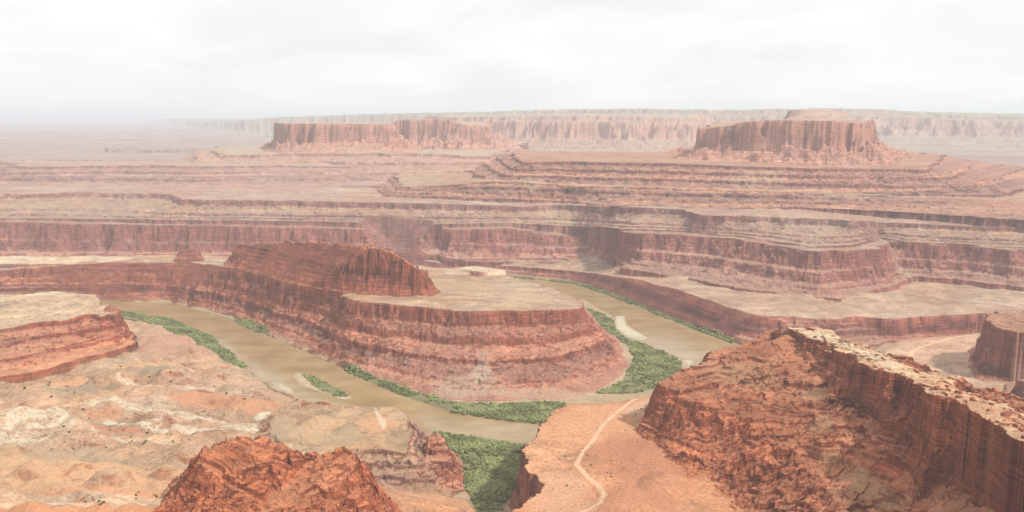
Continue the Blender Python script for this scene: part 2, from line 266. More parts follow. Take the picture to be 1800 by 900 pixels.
form('butte', [D(406,446,2850),D(412,430,2845),D(420,423,2830),D(460,420,2712),D(500,424,2595),D(520,423,2545),D(570,426,2450),D(620,432,2385),D(680,442,2335),D(705,452,2325),D(722,466,2320),D(744,486,2316),D(744,478,2370),D(706,450,2470),D(640,436,2560),D(560,430,2700),D(470,427,2850),D(414,440,2880)],
     [W(392,2815,126),W(440,2722,128),W(500,2548,130),W(560,2412,132),W(600,2352,135),P(640,516,139),P(700,519,139),P(756,519,139),W(772,2380,136),W(735,2540,128),W(650,2690,118),W(560,2880,110),W(470,3000,106),W(388,2950,104)],
     'fin', ra=(0,5,8), ta=(0,6,3), terr=1.1, tn=4, jag=5.5, rough=1.2, re=10, pal=(C(.44,.20,.125), C(.31,.095,.06), C(.42,.20,.135)), bk=.6, stk=.6, label='long dark red wall-like ridge standing on the gooseneck neck', cat='ridge')
# ---- left mesa
form('mesa', [P(-900,610,108),P(-300,592,110),P(0,580,112),P(60,568,114),P(120,563,114),P(150,552,114),P(178,556,114),P(204,548,116),P(200,538,116),P(170,536,114),W(100,2400,114),W(-900,2400,114)],
     [P(-900,690,58),P(-300,684,60),P(0,664,60),P(60,655,60),P(120,636,58),P(180,622,54),P(238,606,46),P(236,590,36),W(225,2300,20),W(150,2480,12),W(-900,2560,12)], 'steps', ra=(3,6,3), ta=(4,8,1), terr=1.2, tn=2.6, rough=1.2, re=14, jag=1.6, led=.6,
     pal=(C(.47,.32,.225), C(.25,.066,.042), C(.43,.19,.12)), bk=.7, label='layered red mesa with a pale top at the left edge', cat='mesa')
form('knoll', [P(62,516,132),P(90,512,134),P(122,516,132),W(100,2330,132),W(40,2330,132)], [P(-120,566,112),P(0,570,112),P(80,562,113),P(160,550,113),P(176,540,113),W(170,2440,112),W(-100,2440,112)], 'soft', ra=(3,4,2), ta=(4,6,1), terr=1.3, tn=1, rough=.9, re=8, bk=.6,
     pal=(C(.50,.37,.26), C(.36,.22,.15), C(.50,.36,.25)), label='pale tan mound on top of the left mesa', cat='knoll')
form('rock_spire', [D(187,534,2235),D(192,530,2232),D(197,536,2232),D(195,537,2242)], [P(180,552,113),P(206,556,113),W(210,2250,112),W(178,2256,112)], 'pile', ra=(0,.5,1), ta=(0,1,1), tn=0, rough=.5,
     pal=(C(.36,.13,.09), C(.28,.085,.06), C(.34,.13,.09)), label='small dark spire at the right corner of the left mesa', cat='spire')
# ---- badlands of the near bank
form('badlands', [P(120,560,14),P(240,580,20),P(330,612,24),P(400,668,28),P(450,696,32),P(500,716,38),P(520,728,42),W(540,1500,50),W(560,1300,55),W(600,1150,60),W(700,900,70),W(700,500,90),W(-1500,500,120),W(-1500,2300,40),W(-300,2600,20)],
     [P(120,546,3),P(250,556,3),P(300,570,3),P(360,597,3),P(428,647,3),P(480,684,3),P(530,705,3),P(600,716,3),W(640,1600,3),W(660,1450,8),W(700,1300,15),W(820,1150,20),W(900,900,40),W(900,400,90),W(-1700,400,120),W(-1700,2500,10),W(-300,2760,3)],
     'soft', ctl=[P(300,600,24),P(200,620,42),P(300,640,44),P(380,660,34),P(100,700,62),P(0,720,64),P(200,690,58),P(300,700,52),P(420,710,44),P(470,730,46),P(0,780,74),P(120,790,76),P(300,800,76),P(400,760,62),P(100,870,84),P(300,880,86),P(0,900,86),P(200,900,86)],
     ra=(6,8,1), ta=(6,10,1), terr=.3, tn=1.6, rough=.4, pal=(C(.50,.325,.22), RUST, C(.49,.315,.22)), bk=.2, spk=.15, label='badlands of pink and tan mounds with white rock patches on the near bank', cat='badlands')
form('hill', [P(482,728,62),P(500,722,64),P(560,718,62),P(640,718,60),P(692,716,58),P(712,730,58),P(722,760,58),P(716,796,60),P(690,790,62),P(640,789,62),P(600,790,62),W(560,1300,72),W(500,1330,72),P(478,760,64)],
     [P(455,745,48),P(500,716,36),P(560,712,10),P(640,714,3),P(705,712,3),P(742,742,3),P(772,790,8),P(800,850,8),P(790,876,12),P(740,868,18),P(680,862,24),P(630,862,30),W(600,1220,50),W(470,1280,60),P(440,790,60)],
     'steps', re=9, jag=1.2, ra=(2,3,3), ta=(2,6,2), terr=.9, tn=3, rough=1.2, pal=(C(.46,.31,.20), C(.25,.115,.085), C(.42,.25,.17)), bk=.4, label='smooth grey-tan hill with a banded brown cliff, left of the green gully', cat='hill')
form('rock_outcrop', [D(748,768,1450),D(757,756,1445),D(768,766,1440),D(782,784,1425),D(790,800,1410),D(776,806,1400),D(760,790,1420)],
     [P(722,795,48),P(735,830,40),P(765,850,22),P(790,868,10),P(815,862,4),P(822,840,3),P(808,800,3),W(800,1530,3),W(745,1560,10)], 'crest', tt=.8, jag=2.2, re=4, ra=(1,3,4), ta=(2,5,3), terr=.8, tn=1.5, rough=1.8,
     pal=(C(.42,.19,.125), C(.30,.10,.07), C(.44,.23,.16)), bk=.3, label='jagged red crag beside the green gully', cat='outcrop')
form('hill', [P(690,872,50),P(740,876,48),P(790,888,44),P(815,900,42),W(830,1050,50),W(640,1000,70),P(660,900,62)],
     [P(640,858,48),P(700,862,30),P(770,870,18),P(815,880,10),P(838,900,8),W(860,1050,20),W(860,700,60),W(560,900,80)], 'soft', ra=(2,3,0), ta=(2,3,0), terr=.15, tn=1, rough=.15,
     pal=(C(.58,.30,.175), RUST, C(.55,.29,.18)), bk=.15, label='smooth orange mound at the bottom edge below the banded hill', cat='hill')
# ---- centre bench
form('bench', [P(1000,708,100),P(966,736,98),P(936,778,96),P(926,804,95),P(938,830,94),P(944,856,92),P(925,885,90),P(908,905,88),W(870,950,88),W(850,500,110),W(2400,500,150),W(2400,1350,110),W(1400,1600,100),W(1250,1625,100),P(1150,684,100),P(1080,693,100)],
     [W(1160,1680,3),W(1060,1655,3),W(985,1600,3),W(945,1500,3),W(915,1400,3),W(900,1320,3),W(903,1230,6),W(885,1150,15),W(850,1050,24),W(800,850,40),W(780,400,90),W(2600,400,120),W(2600,1500,14),W(1700,1600,10),W(1450,1700,3),W(1280,1720,3)],
     'wall', ctl=[P(1050,800,99),P(1150,800,102),P(1100,880,104)], ra=(2,4,3), ta=(3,6,2), terr=.5, tn=1.0, rough=.8, pal=(C(.60,.29,.165), C(.27,.105,.075), C(.42,.21,.145)), bk=.35, label='orange sandy bench with a dirt road above the river', cat='bench')
# ---- right foreground outcrop
form('rock_outcrop', [P(1160,676,168),P(1185,660,176),P(1230,642,186),P(1262,615,196),P(1290,604,204),P(1330,590,214),P(1352,574,222),P(1368,566,226),P(1392,590,226),P(1440,640,208),P(1490,705,190),P(1560,775,174),P(1640,836,164),P(1720,870,174),P(1850,925,190),W(2300,880,200),W(2300,500,240),W(1500,500,200),W(1450,850,140),P(1500,905,122),P(1452,838,134),P(1385,780,144),P(1312,738,150),P(1220,708,158)],
     [P(1118,772,96),P(1128,740,97),W(1135,1480,97),W(1150,1560,90),W(1230,1660,60),W(1300,1740,20),W(1400,1760,10),W(1500,1650,20),W(1700,1400,60),W(2500,1200,80),W(2700,400,120),W(1150,400,120),P(1330,1000,96),P(1268,910,92),P(1215,862,92),P(1155,815,94)],
     'pile', tt=.95, re=9, jag=1.8, dip=(-.14, .05), ctl=[P(1300,640,195),P(1400,700,180),P(1300,690,172),P(1480,760,168),P(1550,850,138),P(1620,880,140),P(1560,900,124),P(1450,780,156)], ra=(3,6,4), ta=(3,6,2), terr=.5, tn=1.5, rough=1.3, led=.7, pal=(C(.45,.185,.105), C(.29,.085,.048), C(.44,.165,.09)), bk=.45, spk=.45, label='big rugged red rock outcrop with ledges filling the lower right', cat='outcrop')
CREST = [(1384,572,232),(1400,580,236),(1440,593,238),(1470,604,240),(1488,620,240),(1512,622,244),(1540,646,246),(1565,649,249),(1600,667,251),(1650,690,256),(1700,712,262),(1750,738,268),(1800,766,275),(1880,820,283)]
FOOT = [(1376,612,208),(1400,634,206),(1440,654,204),(1470,694,191),(1505,718,190),(1535,775,173),(1570,780,177),(1610,826,164),(1660,846,167),(1720,874,175),(1800,912,187),(1900,970,198)]
BACK = [(1900,772,262),(1800,722,242),(1740,698,236),(1680,672,232),(1600,642,236),(1520,608,236),(1450,582,236),(1400,572,236)]
form('ridge', [P(*q) for q in CREST] + [W(2100,700,300), W(2100,900,280)] + [P(*q) for q in BACK],
     [P(*q) for q in FOOT] + [W(2000,600,180), W(2600,500,180), W(2600,1100,120), W(2000,1350,70), W(1800,1450,60), W(1650,1620,40), W(1520,1700,30), W(1400,1720,20), W(1340,1640,120), P(1366,585,215)],
     'crest', tt=.5, dip=(-.06,0), ra=(0,9,4), ta=(2,16,3), terr=1.0, cone=.75, tn=1.6, rough=1.6, re=30, jag=2.2, pal=(C(.54,.34,.215), C(.29,.088,.05), C(.42,.175,.10)), bk=.45, stk=.35, spk=.35, label='sloping red cliff ridge with a pale capped top, running down the right side', cat='ridge')
# ---- lower left outcrop
form('rock_outcrop', [P(350,800,154),P(362,786,158),P(385,773,164),P(420,763,168),P(468,761,168),P(496,776,161),P(506,796,153),P(470,815,146),P(420,826,142),P(365,826,142)],
     [P(302,846,90),P(282,884,90),P(245,930,92),W(180,900,100),W(520,880,100),P(540,905,112),P(560,850,118),P(548,806,128),W(540,1270,84),W(480,1340,74),W(400,1320,78),W(340,1260,84)],
     'pile', tt=1.1, re=8, jag=2.2, dip=(.36,.1), ctl=[P(440,790,158),P(440,770,166)], ra=(2,4,4), ta=(2,5,3), terr=.5, tn=1.6, rough=1.6, led=.7, pal=(C(.50,.19,.095), C(.33,.092,.048), C(.46,.16,.08)), bk=.4, stk=.4, spk=.15, label='orange-red rock knob with a dark capped top at lower left', cat='outcrop')
form('rock_outcrop', [P(556,798,148),P(580,789,152),P(606,787,153),P(626,800,149),P(628,822,142),P(590,850,136),P(520,880,128),P(440,905,120),P(380,925,114),P(350,915,112),P(420,885,118),P(490,850,128),P(530,824,137)],
     [P(648,832,84),P(676,862,62),P(716,900,54),P(760,940,50),W(760,800,80),W(200,800,84),P(260,920,90),P(330,880,102),P(440,846,116),P(510,812,126),P(540,797,126),W(560,1290,72),W(630,1260,62)],
     'crest', tt=.9, re=5, jag=1.4, dip=(-.3,.25), ra=(1,3,3), ta=(2,6,3), terr=.7, tn=1.2, rough=1.8, led=.7, pal=(C(.55,.225,.115), C(.33,.092,.048), C(.46,.17,.09)), bk=.4, stk=.4, spk=.3, label='slanting orange rock ridge with a crumbly dark hollow, right of the capped knob', cat='outcrop')
form('rock_outcrop', [D(1352,573,1500),D(1366,563,1495),D(1380,572,1490),W(1384,1530,225),W(1354,1530,225)], [P(1330,592,212),P(1368,600,214),P(1392,592,214),W(1400,1570,200),W(1340,1570,200)], 'pile', re=0, ra=(0,1.5,1.5), ta=(0,2,1), tn=.5, rough=1,
     pal=(C(.52,.27,.18), C(.44,.19,.12), C(.48,.23,.15)), label='small pinkish peak at the upper end of the sloping ridge', cat='outcrop')
# ------------------------------------------------------------------ low mounds, gentle relief
def bump(u, v, z, h, rx, ry, ang=0):
    x, y, _ = P(u, v, z); c, s = math.cos(ang), math.sin(ang)
    dx = XX - x; dy = YY - y; q = ((dx * c + dy * s) / rx) ** 2 + ((-dx * s + dy * c) / ry) ** 2
    m = q < 1
    H[m] += (1.35 * 1.25 * h * (1 - q[m]) ** 1.4 * (1 + .25 * NM[m])).astype(F4)
for b in ((300,655,45,16,70,55),(200,665,55,14,70,50),(260,625,45,16,60,40,.5),(90,830,78,16,60,45),(200,845,80,12,50,35),(20,810,76,14,60,40),(290,835,80,10,50,30),(330,800,74,9,45,30),(160,775,72,10,50,30),(355,690,50,7,45,30),(60,700,62,9,60,40),(130,740,66,8,40,30),(490,745,62,8,30,40),(620,760,60,7,40,30),(555,745,60,6,35,40),(1170,850,100,8,40,50)):
    bump(*b)
# white rock patches get small ledges
bl = ID == [i for i, f in enumerate(FORMS) if f['name'] == 'badlands'][0] + 1
soft = fbm(XX[:, :], YY, 120, 2, 3, 1)
H += np.where(bl, (np.maximum(soft, 0) ** 2) * 9 + NE * 5 + NM * 3.2 + NK * 1.1 + fbm(XX, YY, 72, 2, 14, 2) * 10, 0).astype(F4)
fz = np.interp(np.arange(0, 160, .25), *[np.array(q_) for q_ in zip(*[p_ for k_ in range(0, 162, 3) for p_ in ((k_, k_), (k_ + 2.2, k_ + .5))])]).astype(F4)
wl = np.where(bl & (np.abs(YY - 1640) < 300), 1, 0).astype(F4) * smooth(-.2, .3, fbm(XX, YY, 160, 2, 2))
H += wl * (np.interp(H + NM * 1.5, np.arange(0, 160, .25), fz) - H - NM * 1.5) * .8 + wl * (NW * .8 + NV * .5)
H = H.astype(F4)
# ------------------------------------------------------------------ river
RIV = [P(-1500,536,0),P(-300,534,0),P(150,528,0),P(300,532,0),P(400,560,0),P(500,602,0),P(612,652,0),P(700,692,0),P(800,727,0),P(950,746,0),P(1060,728,0),P(1150,692,0),P(1195,660,0),P(1202,642,0),P(1190,626,0),P(1110,597,0),P(1080,577,0),P(1076,556,0),P(1030,530,0),P(960,506,0),P(900,492,0),P(830,482,0),P(760,477,0),P(690,471,0),
       P(690,466,0),P(760,474,0),P(880,485,0),P(1010,497,0),P(1080,520,0),P(1180,560,0),P(1290,601,0),P(1380,640,0),P(1390,680,0),P(1310,720,0),P(1180,752,0),P(1050,774,0),P(925,780,0),P(850,773,0),P(760,756,0),P(720,731,0),P(620,714,0),P(530,702,0),P(470,672,0),P(430,642,0),P(370,592,0),P(300,562,0),P(200,546,0),P(-300,560,0),P(-1500,562,0)]
rd = up(sdf(RIV)) + NM * 3 + NH * .5
ISL = [P(514,662,0),P(522,654,0),P(545,660,0),P(575,672,0),P(620,700,0),P(600,703,0),P(560,688,0),P(525,676,0)]
isl = up(sdf(ISL)) + NH * .8
BAR_SHEEN = [[P(474,672,0),P(496,673,0),P(514,684,0),P(528,702,0),P(516,702,0),P(494,690,0)], [P(1078,556,0),P(1098,554,0),P(1104,572,0),P(1140,594,0),P(1130,600,0),P(1100,592,0),P(1080,576,0)], [P(1197,632,0),P(1222,630,0),P(1218,643,0),P(1202,643,0)],
       [P(935,500,0),P(975,508,0),P(978,512,0),P(940,506,0)]]  # first two patches paint sky reflection on the water as pale raised ground
bar_sheen = np.minimum.reduce([up(sdf(b)) + NM * 3.5 + NK * 2 + NH for b in BAR_SHEEN])
inr = (YY > 1300) & (YY < 3700)
H = np.where(inr, np.minimum(H, np.maximum(-3, rd * 1.3 + .3)), H).astype(F4)
H = np.where(isl < 0, np.maximum(H, np.minimum(.5 - isl * .15, 2.5)), H).astype(F4)
H = np.where(bar_sheen < 0, np.maximum(H, np.minimum(-bar_sheen * .05, .5) + .12), H).astype(F4)
# ------------------------------------------------------------------ dirt roads
ROADS = [([(-40,884,86),(60,880,86),(130,877,86),(180,879,86),(230,879,86),(290,872,86),(330,868,86)], 4.2, 'pale dirt road curving below the tan mounds at lower left', 84),
         ([(1160,683,100),(1130,692,100),(1095,715,100),(1060,745,100),(1030,785,100),(1014,810,100),(1030,828,100),(1052,845,101),(1062,862,102),(1055,880,102),(1030,890,100),(985,900,98),(960,912,96)], 3.4, 'pale dirt road winding over the orange centre bench', 99),
         ([(1595,635,14),(1605,615,14),(1640,602,14),(1690,590,14),(1720,588,14)], 4.5, 'pale track crossing the pink basin at right', 14)]
RD = []
for pts, hw, lb, z in ROADS:
    pp = [P(*q) for q in pts]
    d2 = np.full(CX.shape, 1e9)
    x0, x1 = min(q[0] for q in pp) - 60, max(q[0] for q in pp) + 60; y0, y1 = min(q[1] for q in pp) - 60, max(q[1] for q in pp) + 60
    rr = np.where((Y > y0) & (Y < y1))[0]; cc = np.where((XX[rr[len(rr) // 2]] > x0 * 1.3 - 50) & (XX[rr[len(rr) // 2]] < x1 * 1.3 + 50))[0]
    sl = (slice(rr[0], rr[-1]), slice(max(cc[0] - 100, 0), min(cc[-1] + 100, NC)))
    X_, Y_ = XX[sl] + NM[sl] * 1.5, YY[sl] + NM[sl] * 1.5
    best = np.full(X_.shape, 1e9, F4)
    for a, b in zip(pp[:-1], pp[1:]):
        ex, ey = b[0] - a[0], b[1] - a[1]; t = np.clip(((X_ - a[0]) * ex + (Y_ - a[1]) * ey) / (ex * ex + ey * ey), 0, 1)
        best = np.minimum(best, np.hypot(X_ - a[0] - t * ex, Y_ - a[1] - t * ey))
    fid = len(FORMS) + 1; FORMS.append(dict(name='dirt_road', label=lb, cat='road', pal=(C(.72,.44,.29),) * 3, bk=0, spk=0, stk=0, road=True))
    RD.append((sl, best, hw)); m = (best + NH[sl] * .7 + NW[sl] * .5 < hw) & (H[sl] < z + 22)
    ID[sl] = np.where(m, fid, ID[sl]); TT[sl] = np.where(m, 0, TT[sl])
# ------------------------------------------------------------------ surface colour
gy = np.gradient(H, axis=0) / np.gradient(Y)[:, None]
gx = np.gradient(H, axis=1) / (np.gradient(S)[None, :] * YW[:, None])
gy = gy - 0.0; slope = np.sqrt(gx ** 2 + (gy - gx * S[None, :]) ** 2)
n = len(FORMS) + 1
top = np.zeros((n, 3), F4); cli = np.zeros((n, 3), F4); tal = np.zeros((n, 3), F4); bk = np.zeros(n, F4); spk = np.zeros(n, F4); stk = np.zeros(n, F4); ldg = np.ones(n, F4)
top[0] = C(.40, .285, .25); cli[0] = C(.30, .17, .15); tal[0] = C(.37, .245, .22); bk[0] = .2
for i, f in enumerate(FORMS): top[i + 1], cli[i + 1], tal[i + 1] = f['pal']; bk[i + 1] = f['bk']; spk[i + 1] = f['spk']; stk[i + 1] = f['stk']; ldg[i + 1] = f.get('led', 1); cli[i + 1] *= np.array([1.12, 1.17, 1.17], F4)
mott0 = fbm(XX, YY, 48, 3, 10)
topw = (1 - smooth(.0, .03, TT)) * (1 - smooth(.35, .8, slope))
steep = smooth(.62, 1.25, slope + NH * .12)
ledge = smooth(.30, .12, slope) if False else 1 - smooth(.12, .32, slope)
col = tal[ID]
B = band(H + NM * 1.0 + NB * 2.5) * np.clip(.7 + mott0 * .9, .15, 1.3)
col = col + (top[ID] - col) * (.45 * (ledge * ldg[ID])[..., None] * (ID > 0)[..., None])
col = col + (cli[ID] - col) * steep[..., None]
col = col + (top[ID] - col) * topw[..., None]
k = bk[ID] * (.25 + .75 * np.clip(slope * 1.6, 0, 1)) * (1 - .8 * topw)
col = col * (1 + k * B)[..., None]
col[..., 2] *= 1 - .12 * np.clip(B * k * 2, -1, 1)
sk = stk[ID] * steep
col = col * (1 + sk * (NF * .35 + NM * .3))[..., None]
face = vnoise((XX + .35 * YY) / 11, H / 5.5 + XX / 60, 3) * .6 + vnoise((XX + .35 * YY) / 5, H / 9, 2) * .5
col = col * (1 + .22 * steep * face * (YY < 6800))[..., None]
aniso = fbm(XX * .45, YY * 1.6, 40, 3, 5)
col = col * (1 + .2 * aniso * topw)[..., None]
top2 = fbm(XX, YY, 210, 4, 11)
col = col * (1 + (topw * (YY < 5000))[..., None] * top2[..., None] * np.array([.12, .26, .36], F4))
tb = band(H * 5 + NM * 4 + NE * 6)
col = col * (1 + .13 * tb * topw * (YY < 4500))[..., None]
drain = smooth(.80, .97, 1 - np.abs(fbm(XX * .6, YY, 120, 3, 12))) * topw * (YY < 4300)
col = col * (1 - .12 * drain)[..., None]
mott = fbm(XX, YY, 34, 3, 6)
m2 = fbm(XX, YY * .8, 150, 3, 7)
col = col * (1 + .24 * mott + (.15 * NH + .10 * NW + .07 * NV) * (YY < 4300))[..., None]
hue = (m2 * .10)
col[..., 0] *= 1 + hue * .3; col[..., 2] *= 1 - hue; col[..., 1] *= 1 - hue * .4
near0 = (ID == 0) & (YY < 4500)
col = np.where(near0[..., None], C(.45, .32, .215) * (1 + .25 * mott[..., None] + .12 * NH[..., None]), col)
# broad streaks of the far country
fs = fbm(XX, YY * 4, 1800, 4, 2)
fw = np.clip((YY - 5500) / 2500, 0, 1) * (ID == 0)
col = col * (1 + fw * fs * .6)[..., None]
# pale rubble and dark brush specks
sp1 = vnoise(XX / 3.3 + 3, YY / 3.3, 1); sp2 = vnoise(XX / 5.1 + 9, YY / 5.1, 4); patch = smooth(-.25, .35, fbm(XX, YY, 90, 2, 8))
s_ = spk[ID] * patch * (1 - topw) * (TT < .9) * (1 - smooth(.55, .95, slope))
col = col + (C(.66, .58, .47) - col) * (s_ * smooth(.45, .7, sp1 * .6 + sp2 * .6) * .9)[..., None]
flat = (1 - smooth(.35, .7, slope)) * (YY < 4200) * (H > 4)
brush = smooth(.42, .72, sp2 * .7 + sp1 * .45) * smooth(-.5, .5, vnoise(XX / 70 + 5, YY / 70, 2)) * flat
col = col + (C(.13, .11, .065) - col) * (brush * .62)[..., None]
# named patches of differently coloured ground: (u, v, z, rx, ry, angle, colour, strength, raggedness)
wn = fbm(XX, YY * 1.0, 38, 4, 9)
wfine = vnoise(XX / 9, YY / 3.2, 2) * .6 + vnoise(XX / 4, YY / 1.9, 5) * .5 + .35 * vnoise(XX / 28, YY / 12, 1)
def patch_(u, v, z, rx, ry, ang, c, st=1.0, rag=.8, only=None):
    x, y, _ = P(u, v, z); co, si = math.cos(ang), math.sin(ang)
    r = max(rx, ry) * 1.8; rr = np.where(np.abs(Y - y) < r)[0]
    if not len(rr): return
    sl = slice(rr[0], rr[-1] + 1)
    dx = XX[sl] - x; dy = YY[sl] - y
    q = np.sqrt(((dx * co + dy * si) / rx) ** 2 + ((-dx * si + dy * co) / ry) ** 2)
    w = 1 - smooth(.6, 1.15, q + (wn[sl] + .35 * NF[sl]) * rag)
    w = w * st * (1 - .6 * steep[sl])
    if c is WR: w = w * smooth(-.35, .12, wfine[sl])
    if only is not None: w = w * (ID[sl] == only)
    col[sl] += (c - col[sl]) * w[..., None]
IDX = {}
for i, f in enumerate(FORMS): IDX.setdefault(f['name'], []).append(i + 1)
bad = IDX['badlands'][0]
WR = C(.64, .55, .43); OR = C(.53, .26, .155); GG = C(.33, .26, .18); SAND = C(.58, .34, .20); PK = C(.50, .28, .20)
PATCHES = [(300,600,26,150,160,0,PK,.8,.4),(360,610,26,60,90,-.5,C(.46,.27,.2),.6,.5),(150,660,56,120,40,.3,C(.62,.33,.19),.8,.5),(240,640,48,80,30,.3,C(.62,.36,.2),.8,.5),(290,650,45,60,40,0,GG,.85,.5),(130,680,58,80,40,.1,GG,.8,.6),(60,690,60,60,30,0,C(.48,.33,.22),.6,.5),
  (380,700,46,120,55,-.3,OR,.95,.6),(450,712,44,60,50,0,OR,.8,.6),(330,672,46,55,14,.1,C(.36,.10,.06),.9,.5),(40,725,66,90,60,0,WR,.85,1.1),(100,740,66,70,50,0,WR,.8,1.2),(20,770,72,60,40,0,WR,.7,1.3),(175,715,60,40,25,0,C(.5,.24,.15),.8,.7),(180,703,58,50,14,0,WR,.9,1.0),
  (280,712,54,80,22,-.2,WR,1,.8),(240,730,58,100,20,.05,WR,1,.9),(300,740,58,110,18,-.2,WR,1,.9),(200,745,60,60,12,0,C(.48,.19,.12),.9,.6),(350,725,52,90,12,-.4,WR,1,.8),(370,750,58,110,20,.1,WR,.95,.9),(300,770,66,80,16,.1,WR,.85,1.0),(430,745,52,70,14,-.2,WR,.95,.8),(170,755,62,50,14,0,C(.46,.2,.13),.8,.6),(240,760,64,60,16,0,C(.48,.30,.2),.7,.7),(310,738,56,40,10,0,OR,.8,.6),
  (465,725,44,22,30,0,WR,1,.9),(345,665,46,60,8,.1,WR,.9,.7),(220,670,54,20,14,0,WR,.8,.8),
  (100,830,78,150,70,0,SAND,.8,.4),(280,840,80,90,60,0,SAND,.8,.4),(60,800,76,90,40,.3,C(.44,.31,.21),.7,.6),(200,800,76,70,30,0,C(.42,.29,.2),.7,.6),(330,820,78,40,25,0,C(.42,.32,.21),.6,.6),(200,838,80,16,10,0,C(.66,.5,.4),.6,.6),(230,860,84,150,14,0,C(.62,.30,.16),.8,.4),(150,895,86,260,26,0,C(.62,.27,.14),.9,.4)]
for p_ in PATCHES: patch_(*p_[:9], only=bad)
hi = IDX['hill'][0]
for p_ in ((500,755,63,24,70,.1,C(.40,.29,.20),.9,.5),(560,760,62,50,60,0,C(.54,.35,.22),.8,.5),(600,770,62,40,40,0,C(.42,.32,.21),.7,.6),(660,745,60,40,50,0,C(.60,.33,.2),.8,.4),(668,735,60,6,60,.3,C(.66,.52,.4),.8,.7),(700,730,58,25,30,0,C(.52,.36,.26),.7,.7)): patch_(*p_, only=hi)
cb = IDX['bench'][1]
for p_ in ((1060,740,100,130,110,0,C(.66,.34,.20),.7,.5),(1150,800,102,110,110,0,C(.48,.21,.125),.85,.35),(1100,870,103,130,60,0,C(.54,.24,.14),.7,.5),(980,860,98,60,80,0,C(.60,.34,.22),.7,.6),(1130,715,100,30,50,-.4,C(.66,.42,.30),.6,.8)): patch_(*p_, only=cb)
go = IDX['peninsula'][0]
for p_ in ((820,505,120,160,120,0,C(.47,.32,.21),.6,.6),(700,528,138,80,20,0,C(.50,.27,.18),.7,.6),(760,500,125,70,60,0,C(.50,.31,.205),.6,.7),(930,520,120,80,60,0,C(.50,.36,.25),.6,.6),(830,670,30,90,50,0,C(.46,.32,.24),.8,.5),(850,640,50,22,60,0,C(.46,.33,.25),.8,.6),(960,690,12,120,30,0,C(.48,.31,.23),.7,.5)): patch_(*p_, only=go)
rg = IDX['ridge'][-1]
for u, v, z in [(1390,573,236),(1420,583,237),(1450,592,238),(1480,605,240),(1510,617,241),(1540,628,242),(1570,643,244),(1600,655,246)]: patch_(u, v, z, 20, 24, .8, C(.66,.53,.38), .8, .7, only=rg)
for u, v, z in [(1640,672,248),(1700,700,256),(1750,722,262),(1800,750,270)]: patch_(u, v, z, 26, 30, .6, C(.52,.30,.19), .8, .7, only=rg)
l2_ = IDX['cliff_band'][0]; l3_ = IDX['plateau'][0]
for u, v, z, rx, ry in ((1560,425,180,16,40),(1572,445,150,18,45),(1588,468,110,24,60),(1450,405,215,90,60),(1350,400,215,60,50)): patch_(u, v, z, rx, ry, -.3, C(.47,.36,.28), .6, 1.0)
for u, v, z, rx, ry in ((935,335,275,60,90),(965,360,238,50,50),(990,378,205,60,60),(900,395,165,110,40),(1330,345,270,120,60),(1480,355,265,120,50)): patch_(u, v, z, rx, ry, 0, C(.48,.34,.235), .6, .8)
r1_ = IDX['rock_outcrop'][3]
for u, v, z in [(1420,700,180),(1440,740,172),(1465,780,165),(1495,820,150),(1530,855,140),(1570,890,130)]: patch_(u, v, z, 16, 26, .5, C(.47,.27,.155), .75, .9, only=r1_)
for u, v, z, c_ in [(1270,640,195,C(.45,.24,.14)),(1330,650,195,C(.42,.21,.12)),(1200,720,150,C(.30,.10,.055)),(1350,820,130,C(.30,.10,.055)),(1650,880,140,C(.46,.20,.11))]: patch_(u, v, z, 50, 40, 0, c_, .6, .9, only=r1_)
# banks, sandbars and painted sky reflection, vegetated ground
wet = (rd < 26) & (H < 9) & inr
col = np.where(wet[..., None], col * .7 + C(.36, .26, .16) * .3, col)
col = np.where(((isl < 3) & inr)[..., None], C(.52, .38, .27) * (1 + .2 * NH[..., None]), col)
bw = (1 - smooth(-12, 1, bar_sheen)) * inr * (H < 1)
col = col + (C(.56, .48, .37) * (1 + .15 * NM[..., None]) - col) * bw[..., None]  # pale tone for sandbars and for the painted sky reflection
VEG = {
 'a': ([P(196,543,3),P(240,542,3),P(300,554,3),P(350,572,3),P(400,604,3),P(436,645,3),P(414,646,3),P(372,628,3),P(326,598,3),P(268,574,3),P(200,562,3)], 'dense green shrubs lining the near bank of the left reach'),
 'b': ([P(600,640,3),P(650,662,3),P(720,688,3),P(800,706,3),P(880,710,3),P(975,706,3),P(1000,712,3),P(960,745,3),P(890,738,3),P(800,724,3),P(700,690,3),P(610,652,3)], 'green thicket at the foot of the gooseneck slope'),
 'c': ([P(1030,541,3),P(1062,552,3),P(1078,566,3),P(1082,580,3),P(1110,598,3),P(1160,615,3),P(1196,634,3),P(1198,660,3),P(1150,684,3),P(1110,692,3),P(1050,692,3),P(1096,668,3),P(1116,630,3),P(1100,604,3),P(1062,580,3)], 'green thicket between the gooseneck and the right reach'),
 'd': ([P(762,758,3),P(860,774,3),P(925,784,3),P(935,800,3),P(915,830,3),P(905,862,3),P(885,890,5),P(860,905,8),P(840,900,8),P(830,870,5),P(815,850,3),P(815,820,3),P(800,795,3)], 'bright green brush filling the gully mouth at the bottom centre'),
 'e': ([P(530,658,1),P(556,662,1),P(600,686,1),P(612,698,1),P(590,697,1),P(555,682,1)], 'green strip on the small river island'),
 'f': ([P(900,486,2),P(1010,496,2),P(1080,518,2),P(1180,558,2),P(1290,598,2),P(1290,606,2),P(1240,592,2),P(1180,572,2),P(1080,528,2),P(1010,502,2),P(905,491,2)], 'thin green line of shrubs under the right river wall'),
 'g': ([P(410,558,2),P(440,566,2),P(470,582,2),P(476,588,2),P(450,583,2),P(415,567,2)], 'short green patch on the far bank of the left reach'),
 'h': ([P(935,503,1),P(975,511,1),P(975,515,1),P(940,508,1)], 'tiny green island in the distant right reach'),
}
